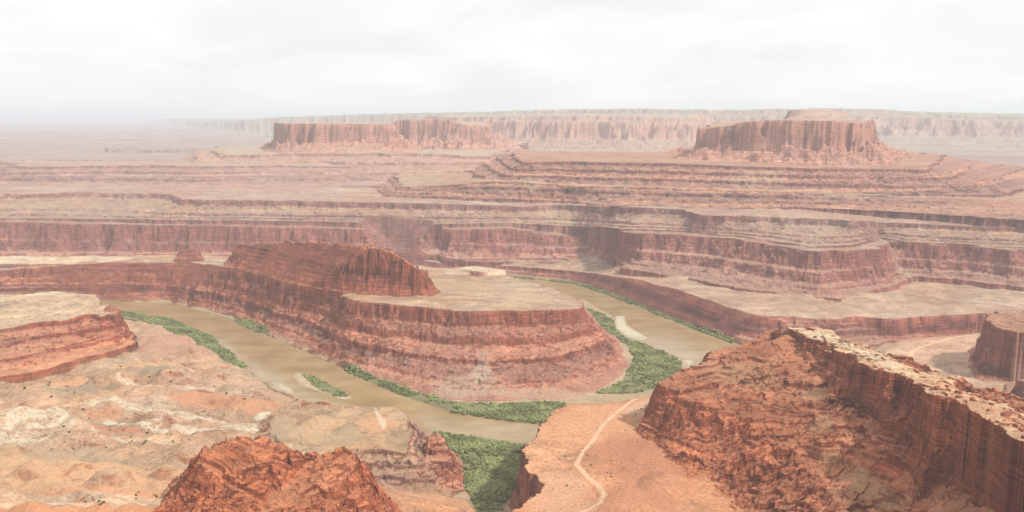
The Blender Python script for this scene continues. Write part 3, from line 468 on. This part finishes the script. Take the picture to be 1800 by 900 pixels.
for kx_, (pl, _) in VEG.items():
    d = sdf(pl); rr = np.where((d < 20).any(1))[0]; r0, r1 = ci[max(rr[0] - 1, 0)], ci[min(rr[-1] + 1, len(ci) - 1)] + 1
    dd = up(d, r0, r1) + NM[r0:r1] * 4
    if kx_ in 'fgehb': H[r0:r1] = np.where((dd < 0) & (H[r0:r1] < 1.2) & (rd[r0:r1] > -14 if kx_ not in 'eh' else True), 1.2, H[r0:r1])
    w = (1 - smooth(-6, 3, dd)) * (H[r0:r1] < 26)
    col[r0:r1] += (C(.17, .18, .08) - col[r0:r1]) * (.8 * w)[..., None]
# roads over everything
for sl, best, hw in RD:
    w = (1 - smooth(hw * .6, hw * 1.4, best + NH[sl] * .8 + NW[sl] * .6)); col[sl] += (C(.74, .46, .31) - col[sl]) * (w * .85)[..., None]
scr = smooth(-.25, .3, fbm(XX, YY, 22, 3, 3)) * (YY < 1330) * near0 * .7
col = col + (C(.20, .13, .075) - col) * scr[..., None]
col = np.clip(col * np.array([.84, .845, .80], F4), .012, .85)
print('height done')
# ------------------------------------------------------------------ materials
def nodes(name):
    m = bpy.data.materials.new(name); m.use_nodes = True; nt = m.node_tree
    return m, nt, nt.nodes['Principled BSDF']
def N(nt, t, **kw):
    n_ = nt.nodes.new(t)
    for k_, v_ in kw.items(): setattr(n_, k_, v_)
    return n_
def rock_material(name, bumpd=1.0, cs=1.0):
    m, nt, bs = nodes(name); L = nt.links.new
    at = N(nt, 'ShaderNodeAttribute', attribute_name='rock'); geo = N(nt, 'ShaderNodeNewGeometry')
    mp = N(nt, 'ShaderNodeVectorMath', operation='MULTIPLY'); L(geo.outputs['Position'], mp.inputs[0]); mp.inputs[1].default_value = (.22, .22, .9)
    n1 = N(nt, 'ShaderNodeTexNoise'); n1.inputs['Scale'].default_value = 1; n1.inputs['Detail'].default_value = 5; n1.inputs['Roughness'].default_value = .65; L(mp.outputs[0], n1.inputs['Vector'])
    mp2 = N(nt, 'ShaderNodeVectorMath', operation='MULTIPLY'); L(geo.outputs['Position'], mp2.inputs[0]); mp2.inputs[1].default_value = (.02, .02, .55)
    n2 = N(nt, 'ShaderNodeTexNoise'); n2.inputs['Detail'].default_value = 3; n2.inputs['Scale'].default_value = 1; L(mp2.outputs[0], n2.inputs['Vector'])
    sx = N(nt, 'ShaderNodeSeparateXYZ'); L(geo.outputs['Normal'], sx.inputs[0])
    st = N(nt, 'ShaderNodeMapRange'); st.inputs[1].default_value = .85; st.inputs[2].default_value = .5; L(sx.outputs['Z'], st.inputs[0])
    a1 = N(nt, 'ShaderNodeMapRange'); a1.inputs[1].default_value = .25; a1.inputs[2].default_value = .75; a1.inputs[3].default_value = 1 - .3 * cs; a1.inputs[4].default_value = 1 + .3 * cs; L(n1.outputs['Fac'], a1.inputs[0])
    a2 = N(nt, 'ShaderNodeMapRange'); a2.inputs[1].default_value = .3; a2.inputs[2].default_value = .7; a2.inputs[3].default_value = 1 - .46 * cs; a2.inputs[4].default_value = 1 + .36 * cs; L(n2.outputs['Fac'], a2.inputs[0])
    mx = N(nt, 'ShaderNodeMix', data_type='FLOAT'); L(st.outputs[0], mx.inputs[0]); mx.inputs[2].default_value = 1; L(a2.outputs[0], mx.inputs[3])
    mu = N(nt, 'ShaderNodeMath', operation='MULTIPLY'); L(a1.outputs[0], mu.inputs[0]); L(mx.outputs[0], mu.inputs[1])
    sc = N(nt, 'ShaderNodeVectorMath', operation='SCALE'); L(at.outputs['Color'], sc.inputs[0]); L(mu.outputs[0], sc.inputs['Scale'])
    L(sc.outputs[0], bs.inputs['Base Color']); bs.inputs['Roughness'].default_value = .95; bs.inputs['Specular IOR Level'].default_value = .1
    ad = N(nt, 'ShaderNodeMath', operation='MULTIPLY_ADD'); L(n2.outputs['Fac'], ad.inputs[0]); L(st.outputs[0], ad.inputs[1]); L(n1.outputs['Fac'], ad.inputs[2])
    bp = N(nt, 'ShaderNodeBump'); bp.inputs['Strength'].default_value = .8; bp.inputs['Distance'].default_value = bumpd * 2.4; L(ad.outputs[0], bp.inputs['Height']); L(bp.outputs[0], bs.inputs['Normal'])
    return m
ROCK = rock_material('red_sandstone')
def plain(name, c, var=.25, sc=.6):
    m, nt, bs = nodes(name); L = nt.links.new
    geo = N(nt, 'ShaderNodeNewGeometry'); n1 = N(nt, 'ShaderNodeTexNoise'); n1.inputs['Scale'].default_value = sc; n1.inputs['Detail'].default_value = 4; L(geo.outputs['Position'], n1.inputs['Vector'])
    r = N(nt, 'ShaderNodeMapRange'); r.inputs[1].default_value = .25; r.inputs[2].default_value = .75; r.inputs[3].default_value = 1 - var; r.inputs[4].default_value = 1 + var; L(n1.outputs['Fac'], r.inputs[0])
    s = N(nt, 'ShaderNodeVectorMath', operation='SCALE'); s.inputs[0].default_value = c; L(r.outputs[0], s.inputs['Scale']); L(s.outputs[0], bs.inputs['Base Color'])
    bs.inputs['Roughness'].default_value = .9; bs.inputs['Specular IOR Level'].default_value = .15
    b = N(nt, 'ShaderNodeBump'); b.inputs['Strength'].default_value = .6; b.inputs['Distance'].default_value = .5; L(n1.outputs['Fac'], b.inputs['Height']); L(b.outputs[0], bs.inputs['Normal'])
    return m
# ------------------------------------------------------------------ meshes from the sheet
SC = bpy.context.scene; COL = SC.collection
def link(name, me, mat, label=None, cat=None, kind=None, group=None, smooth_=True):
    o = bpy.data.objects.new(name, me); COL.objects.link(o); me.materials.append(mat)
    if label: o['label'] = label
    if cat: o['category'] = cat
    if kind: o['kind'] = kind
    if group: o['group'] = group
    return o
def raw_mesh(name, co, faces, k):
    me = bpy.data.meshes.new(name); nf = len(faces)
    me.vertices.add(len(co)); me.vertices.foreach_set('co', np.ascontiguousarray(co, F4).ravel())
    me.loops.add(nf * k); me.loops.foreach_set('vertex_index', np.ascontiguousarray(faces, np.int32).ravel())
    me.polygons.add(nf); me.polygons.foreach_set('loop_start', np.arange(nf, dtype=np.int32) * k); me.polygons.foreach_set('loop_total', np.full(nf, k, np.int32))
    return me
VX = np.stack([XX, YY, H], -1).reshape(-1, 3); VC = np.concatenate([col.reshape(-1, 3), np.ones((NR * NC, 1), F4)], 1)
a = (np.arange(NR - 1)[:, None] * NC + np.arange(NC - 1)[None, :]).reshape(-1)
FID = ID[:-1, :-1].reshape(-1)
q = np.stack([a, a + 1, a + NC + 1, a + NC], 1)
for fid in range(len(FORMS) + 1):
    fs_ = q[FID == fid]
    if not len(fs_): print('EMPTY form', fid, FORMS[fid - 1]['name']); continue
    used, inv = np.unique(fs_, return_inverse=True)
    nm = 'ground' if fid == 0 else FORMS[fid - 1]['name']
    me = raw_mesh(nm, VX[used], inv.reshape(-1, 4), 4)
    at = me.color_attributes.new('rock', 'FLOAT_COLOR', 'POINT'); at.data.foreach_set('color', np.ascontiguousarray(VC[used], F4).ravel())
    me.update(); (me.shade_flat if fid and FORMS[fid - 1].get('flat') else me.shade_smooth)()
    if fid == 0: link(nm, me, ROCK, 'canyon floor and far hazy country', None, 'structure')
    else:
        f = FORMS[fid - 1]; st = f.get('road') or nm in ('plateau', 'badlands', 'basin')
        link(nm, me, ROCK, f['label'], f['cat'], 'structure' if st else None)
def hat(x, y):
    r = np.interp(y, Y, np.arange(NR)); i = min(int(r), NR - 2); s = x / max(y, 700); c = np.interp(s, S, np.arange(NC)); j = min(int(c), NC - 2)
    fr, fc = r - i, c - j
    return float((H[i, j] * (1 - fc) + H[i, j + 1] * fc) * (1 - fr) + (H[i + 1, j] * (1 - fc) + H[i + 1, j + 1] * fc) * fr)
# ------------------------------------------------------------------ river water
def water_material():
    m, nt, bs = nodes('muddy_water'); L = nt.links.new
    geo = N(nt, 'ShaderNodeNewGeometry'); mp = N(nt, 'ShaderNodeVectorMath', operation='MULTIPLY'); mp.inputs[1].default_value = (.012, .02, 1); L(geo.outputs['Position'], mp.inputs[0])
    n1 = N(nt, 'ShaderNodeTexNoise'); n1.inputs['Scale'].default_value = 1; n1.inputs['Detail'].default_value = 3; L(mp.outputs[0], n1.inputs['Vector'])
    cr = N(nt, 'ShaderNodeValToRGB'); cr.color_ramp.elements[0].position = .35; cr.color_ramp.elements[0].color = (.27, .182, .082, 1); cr.color_ramp.elements[1].position = .65; cr.color_ramp.elements[1].color = (.37, .262, .135, 1)
    L(n1.outputs['Fac'], cr.inputs[0]); L(cr.outputs[0], bs.inputs['Base Color']); bs.inputs['Roughness'].default_value = .12; bs.inputs['IOR'].default_value = 1.33
    n2 = N(nt, 'ShaderNodeTexNoise'); n2.inputs['Scale'].default_value = .35; n2.inputs['Detail'].default_value = 2; L(geo.outputs['Position'], n2.inputs['Vector'])
    b = N(nt, 'ShaderNodeBump'); b.inputs['Strength'].default_value = .12; b.inputs['Distance'].default_value = .25; L(n2.outputs['Fac'], b.inputs['Height']); L(b.outputs[0], bs.inputs['Normal'])
    return m
wm = raw_mesh('river', np.array([(-4200, 1350, 0), (1100, 1350, 0), (1100, 3900, 0), (-4200, 3900, 0)], F4), np.array([[0, 1, 2, 3]]), 4); wm.update()
link('river', wm, water_material(), 'muddy brown river looping round the gooseneck', None, 'structure')
# ------------------------------------------------------------------ riverside shrubs (uncountable)
t_ = (1 + 5 ** .5) / 2
ICO = np.array([(-1,t_,0),(1,t_,0),(-1,-t_,0),(1,-t_,0),(0,-1,t_),(0,1,t_),(0,-1,-t_),(0,1,-t_),(t_,0,-1),(t_,0,1),(-t_,0,-1),(-t_,0,1)], float) / 1.902
ICF = np.array([(0,11,5),(0,5,1),(0,1,7),(0,7,10),(0,10,11),(1,5,9),(5,11,4),(11,10,2),(10,7,6),(7,1,8),(3,9,4),(3,4,2),(3,2,6),(3,6,8),(3,8,9),(4,9,5),(2,4,11),(6,2,10),(8,6,7),(9,8,1)])
def shrub_material(name, c1, c2):
    m, nt, bs = nodes(name); L = nt.links.new
    at = N(nt, 'ShaderNodeAttribute', attribute_name='tone'); mx = N(nt, 'ShaderNodeMix', data_type='RGBA'); mx.inputs[6].default_value = (*c1, 1); mx.inputs[7].default_value = (*c2, 1)
    L(at.outputs['Fac'], mx.inputs[0]); L(mx.outputs[2], bs.inputs['Base Color']); bs.inputs['Roughness'].default_value = .8; bs.inputs['Specular IOR Level'].default_value = .2
    return m
SHR = shrub_material('tamarisk_leaves', (.085, .095, .032), (.26, .28, .11))
def nval(x, y):
    i = int(np.clip(np.interp(y, Y, np.arange(NR)), 0, NR - 1)); j = int(np.clip(np.interp(x / y, S, np.arange(NC)), 0, NC - 1))
    return float(NK[i, j] * .6 + NM[i, j] * .6)
def inside(pl, x, y):
    c = False; n_ = len(pl)
    for i in range(n_):
        ax, ay = pl[i][:2]; bx, by = pl[(i + 1) % n_][:2]
        if (ay > y) != (by > y) and x < (bx - ax) * (y - ay) / (by - ay) + ax: c = not c
    return c
def scrub(pl, label, dens, r0, r1, hmax=26):
    xs = [p[0] for p in pl]; yy = [p[1] for p in pl]; area = (max(xs) - min(xs)) * (max(yy) - min(yy)); V = []; Fc = []; T = []
    cnt = 0
    for _ in range(int(area * dens)):
        x = random.uniform(min(xs), max(xs)); y = random.uniform(min(yy), max(yy))
        x += random.gauss(0, 3); y += random.gauss(0, 3)
        if not inside(pl, x, y): continue
        if random.random() > .52 + 1.15 * nval(x, y) - (.35 if y < 1320 else 0): continue
        z = hat(x, y)
        if z < .2 or z > hmax: continue
        cl_ = .5 + .5 * math.sin(x * .05 + 3 * math.sin(y * .031 + x * .011)); r = random.uniform(r0, r1) * random.choice((.4, .55, .8, 1, 1.3, 1.7)); tone = min(1, max(0, random.gauss(.15 + .55 * cl_, .22)))
        for s_ in range(3):
            rr = r * random.uniform(.5, .9); dx, dy = random.gauss(0, r * .5), random.gauss(0, r * .5)
            M = ICO * rr * np.random.uniform(.65, 1.25, (12, 1)) * np.array([1, 1, random.uniform(.7, 1.1)])
            th = random.random() * 6.28; R_ = np.array([[math.cos(th), -math.sin(th), 0], [math.sin(th), math.cos(th), 0], [0, 0, 1]])
            V.append(M @ R_.T + np.array([x + dx, y + dy, z + rr * .6])); Fc.append(ICF + 12 * cnt); T.append(np.full(12, min(1, max(0, tone + random.uniform(-.2, .2))))); cnt += 1
    if not V: return
    me = raw_mesh('riverside_shrubs', np.concatenate(V), np.concatenate(Fc), 3)
    at = me.attributes.new('tone', 'FLOAT', 'POINT'); at.data.foreach_set('value', np.concatenate(T).astype(F4)); me.update()
    link('riverside_shrubs', me, SHR, label, None, 'stuff'); print('shrubs', label, cnt)
np.random.seed(3)
for kx_, (pl, lb) in VEG.items():
    scrub(pl, lb, {'d': .42, 'c': .24, 'b': .24, 'a': .2, 'e': .12, 'h': .06, 'g': .08}.get(kx_, .14), 1.2, 2.7)
# ------------------------------------------------------------------ loose boulders and single bushes
def hit(u, v, y=760.0):
    rx, ry, rz = ray(u, v)
    while y < 4000:
        k = y / ry
        if CAMZ + rz * k < hat(rx * k, y): return rx * k, y, hat(rx * k, y)
        y += 1.5
    return None
def lump(name, r, flat, seed, parts=1, jit=.3):
    rs = np.random.RandomState(seed); V = []; Fc = []
    for p_ in range(parts):
        M = ICO * rs.uniform(1 - jit, 1 + jit, (12, 1)) * np.array([rs.uniform(.8, 1.3), rs.uniform(.7, 1.1), flat]) * r
        # split every face once so that the outline is uneven
        vs = list(map(tuple, M)); fs2 = []; mid_ = {}
        def mp_(i_, j_):
            k_ = (min(i_, j_), max(i_, j_))
            if k_ not in mid_:
                c_ = (np.array(vs[i_]) + np.array(vs[j_])) / 2 * rs.uniform(1.0, 1.22); mid_[k_] = len(vs); vs.append(tuple(c_))
            return mid_[k_]
        for f_ in ICF:
            a_, b_, c_ = map(int, f_); x_, y_, z_ = mp_(a_, b_), mp_(b_, c_), mp_(c_, a_); fs2 += [(a_, x_, z_), (b_, y_, x_), (c_, z_, y_), (x_, y_, z_)]
        off = np.array([rs.normal(0, r * .6), rs.normal(0, r * .6), rs.uniform(0, r * .3)]) if parts > 1 else np.zeros(3)
        n0 = sum(map(len, V)); V.append(np.array(vs) + off); Fc.append(np.array(fs2) + n0)
    me = raw_mesh(name, np.concatenate(V), np.concatenate(Fc), 3); me.update(); return me
STONE_D = plain('dark_red_stone', (.26, .085, .052)); STONE_P = plain('pale_stone', (.60, .47, .35)); STONE_R = plain('rust_stone', (.34, .14, .085)); LEAF = plain('bush_leaves', (.085, .085, .035), .4, 1.5)
SETS = [('boulder', 34, [(1610,662),(1700,690),(1800,715),(1800,770),(1720,735),(1620,690)], 1.6, 4.6, .75, STONE_D, 'dark red boulder among those strewn behind the crest of the sloping ridge', 'boulders behind the ridge crest'),
        ('boulder', 26, [(1430,590),(1560,625),(1660,668),(1640,690),(1540,650),(1440,602)], 1.2, 2.8, .6, STONE_P, 'pale slab-like boulder on the whitish cap of the sloping ridge', 'pale boulders on the ridge cap'),
        ('boulder', 60, [(640,655),(700,610),(900,640),(1040,660),(960,695),(760,690)], 1.3, 2.7, .8, STONE_P, 'small pale boulder fallen on the red slope of the gooseneck', 'fallen boulders on the gooseneck slope'),
        ('boulder', 70, [(1260,640),(1340,620),(1440,680),(1540,780),(1500,840),(1400,780),(1290,700)], .9, 2.2, .8, STONE_R, 'rust-brown boulder lying in the bowl under the sloping ridge', 'boulders in the bowl of the outcrop'),
        ('bush', 44, [(0,690),(150,640),(330,640),(460,700),(330,800),(60,800)], 1.2, 2.4, .8, LEAF, 'dark round bush growing on the pale badlands at left', 'single bushes on the badlands'),
        ('bush', 9, [(130,882),(240,862),(280,870),(270,884),(180,890)], 1.2, 2.2, .8, LEAF, 'dark bush beside the dirt road at lower left', 'bushes along the lower left road'),
        ('bush', 26, [(950,800),(1040,760),(1150,700),(1120,790),(1060,880),(960,860)], .8, 1.5, .8, LEAF, 'small dark bush dotting the orange bench with the road', 'bushes on the orange bench')]
for si, (nm_, cnt_, pl_, r0_, r1_, fl_, mt_, lb_, gr_) in enumerate(SETS):
    protos = [lump(nm_, 1.0, fl_, 50 + si * 7 + k_, 3 if nm_ == 'bush' else 1) for k_ in range(4)]
    made = 0; us = [p_[0] for p_ in pl_]; vs_ = [p_[1] for p_ in pl_]; guard = 0
    while made < cnt_ and guard < 4000:
        guard += 1; u_, v_ = random.uniform(min(us), max(us)), random.uniform(min(vs_), max(vs_))
        if not inside(pl_, u_, v_): continue
        h_ = hit(u_, v_)
        if not h_ or h_[2] < 1: continue
        r_ = r0_ + (r1_ - r0_) * random.random() ** 2.2
        o = bpy.data.objects.new(nm_, protos[made % 4]); COL.objects.link(o)
        if not protos[made % 4].materials: protos[made % 4].materials.append(mt_)
        o.location = (h_[0], h_[1], h_[2] + r_ * fl_ * .25); o.scale = (r_, r_, r_ * random.uniform(.8, 1.15)); o.rotation_euler = (random.uniform(-.3, .3), random.uniform(-.3, .3), random.random() * 6.28)
        o['label'] = lb_; o['category'] = nm_; o['group'] = gr_; made += 1
# ------------------------------------------------------------------ haze
hz = bpy.data.meshes.new('haze'); x0, x1, y0, y1, z0, z1 = -260000, 260000, -3500, 72000, -8, 860
hv = [(x0,y0,z0),(x1,y0,z0),(x1,y1,z0),(x0,y1,z0),(x0,y0,z1),(x1,y0,z1),(x1,y1,z1),(x0,y1,z1)]
hz.from_pydata(hv, [], [(0,3,2,1),(4,5,6,7),(0,1,5,4),(1,2,6,5),(2,3,7,6),(3,0,4,7)]); hz.update()
hm = bpy.data.materials.new('haze_air'); hm.use_nodes = True; nt = hm.node_tree; nt.nodes.clear()
out = nt.nodes.new('ShaderNodeOutputMaterial'); pv = nt.nodes.new('ShaderNodeVolumePrincipled'); pv.inputs['Color'].default_value = (.775, .86, .945, 1); pv.inputs['Density'].default_value = HAZE = 5.2e-5; pv.inputs['Anisotropy'].default_value = .1
nt.links.new(pv.outputs[0], out.inputs['Volume'])
link('haze', hz, hm, 'pale dusty haze over the canyon', None, 'stuff')
# ------------------------------------------------------------------ sky, sun, camera
SUN_EL, SUN_AZ = math.radians(46), math.radians(116)      # azimuth clockwise from +Y
w = bpy.data.worlds.new('World'); SC.world = w; w.use_nodes = True; nt = w.node_tree; L = nt.links.new
bg = nt.nodes['Background']; sky = N(nt, 'ShaderNodeTexSky', sky_type='NISHITA'); sky.sun_disc = False; sky.sun_elevation = SUN_EL; sky.sun_rotation = SUN_AZ
tc = N(nt, 'ShaderNodeTexCoord'); sep = N(nt, 'ShaderNodeSeparateXYZ'); L(tc.outputs['Generated'], sep.inputs[0])
mz = N(nt, 'ShaderNodeMath', operation='ADD'); L(sep.outputs['Z'], mz.inputs[0]); mz.inputs[1].default_value = .2
mzz = N(nt, 'ShaderNodeMath', operation='MAXIMUM'); L(mz.outputs[0], mzz.inputs[0]); mzz.inputs[1].default_value = .05
dv = N(nt, 'ShaderNodeVectorMath', operation='DIVIDE'); L(tc.outputs['Generated'], dv.inputs[0]); cb_ = N(nt, 'ShaderNodeCombineXYZ')
for i_ in range(3): L(mzz.outputs[0], cb_.inputs[i_])
L(cb_.outputs[0], dv.inputs[1])
ms = N(nt, 'ShaderNodeVectorMath', operation='MULTIPLY'); L(dv.outputs[0], ms.inputs[0]); ms.inputs[1].default_value = (.8, .8, .5)
nz = N(nt, 'ShaderNodeTexNoise'); nz.inputs['Scale'].default_value = 1.6; nz.inputs['Detail'].default_value = 6; nz.inputs['Roughness'].default_value = .5; nz.inputs['Distortion'].default_value = .6; L(ms.outputs[0], nz.inputs['Vector'])
cr = N(nt, 'ShaderNodeValToRGB'); cr.color_ramp.elements[0].position = .34; cr.color_ramp.elements[0].color = (6.6, 6.6, 6.58, 1); cr.color_ramp.elements[1].position = .62; cr.color_ramp.elements[1].color = (7.55, 7.5, 7.35, 1); L(nz.outputs['Fac'], cr.inputs[0])
mx = N(nt, 'ShaderNodeMix', data_type='RGBA'); mx.inputs[0].default_value = .95; L(sky.outputs[0], mx.inputs[6]); L(cr.outputs[0], mx.inputs[7]); L(mx.outputs[2], bg.inputs['Color']); bg.inputs['Strength'].default_value = .1
sl_ = bpy.data.lights.new('sun', 'SUN'); sl_.energy = 3.0; sl_.angle = math.radians(3); sl_.color = (1, .95, .87); so = bpy.data.objects.new('sun', sl_); COL.objects.link(so)
from mathutils import Vector
sd = Vector((math.sin(SUN_AZ) * math.cos(SUN_EL), math.cos(SUN_AZ) * math.cos(SUN_EL), math.sin(SUN_EL))); so.rotation_euler = sd.to_track_quat('Z', 'Y').to_euler(); so.location = sd * 3000
cam = bpy.data.cameras.new('camera'); co_ = bpy.data.objects.new('camera', cam); COL.objects.link(co_); co_.location = (0, 0, CAMZ); co_.rotation_euler = (math.pi / 2 - PITCH, 0, 0)
cam.sensor_width = 36; cam.lens = 36 * FPX / 1800; cam.clip_start = 5; cam.clip_end = 400000; SC.camera = co_
SC.view_settings.view_transform = 'Standard'; SC.view_settings.look = 'None'; SC.view_settings.exposure = .5; SC.view_settings.gamma = 1
SC.cycles.use_denoising = True; SC.cycles.max_bounces = 5; SC.cycles.diffuse_bounces = 3; SC.cycles.volume_bounces = 2; SC.cycles.caustics_reflective = False; SC.cycles.caustics_refractive = False
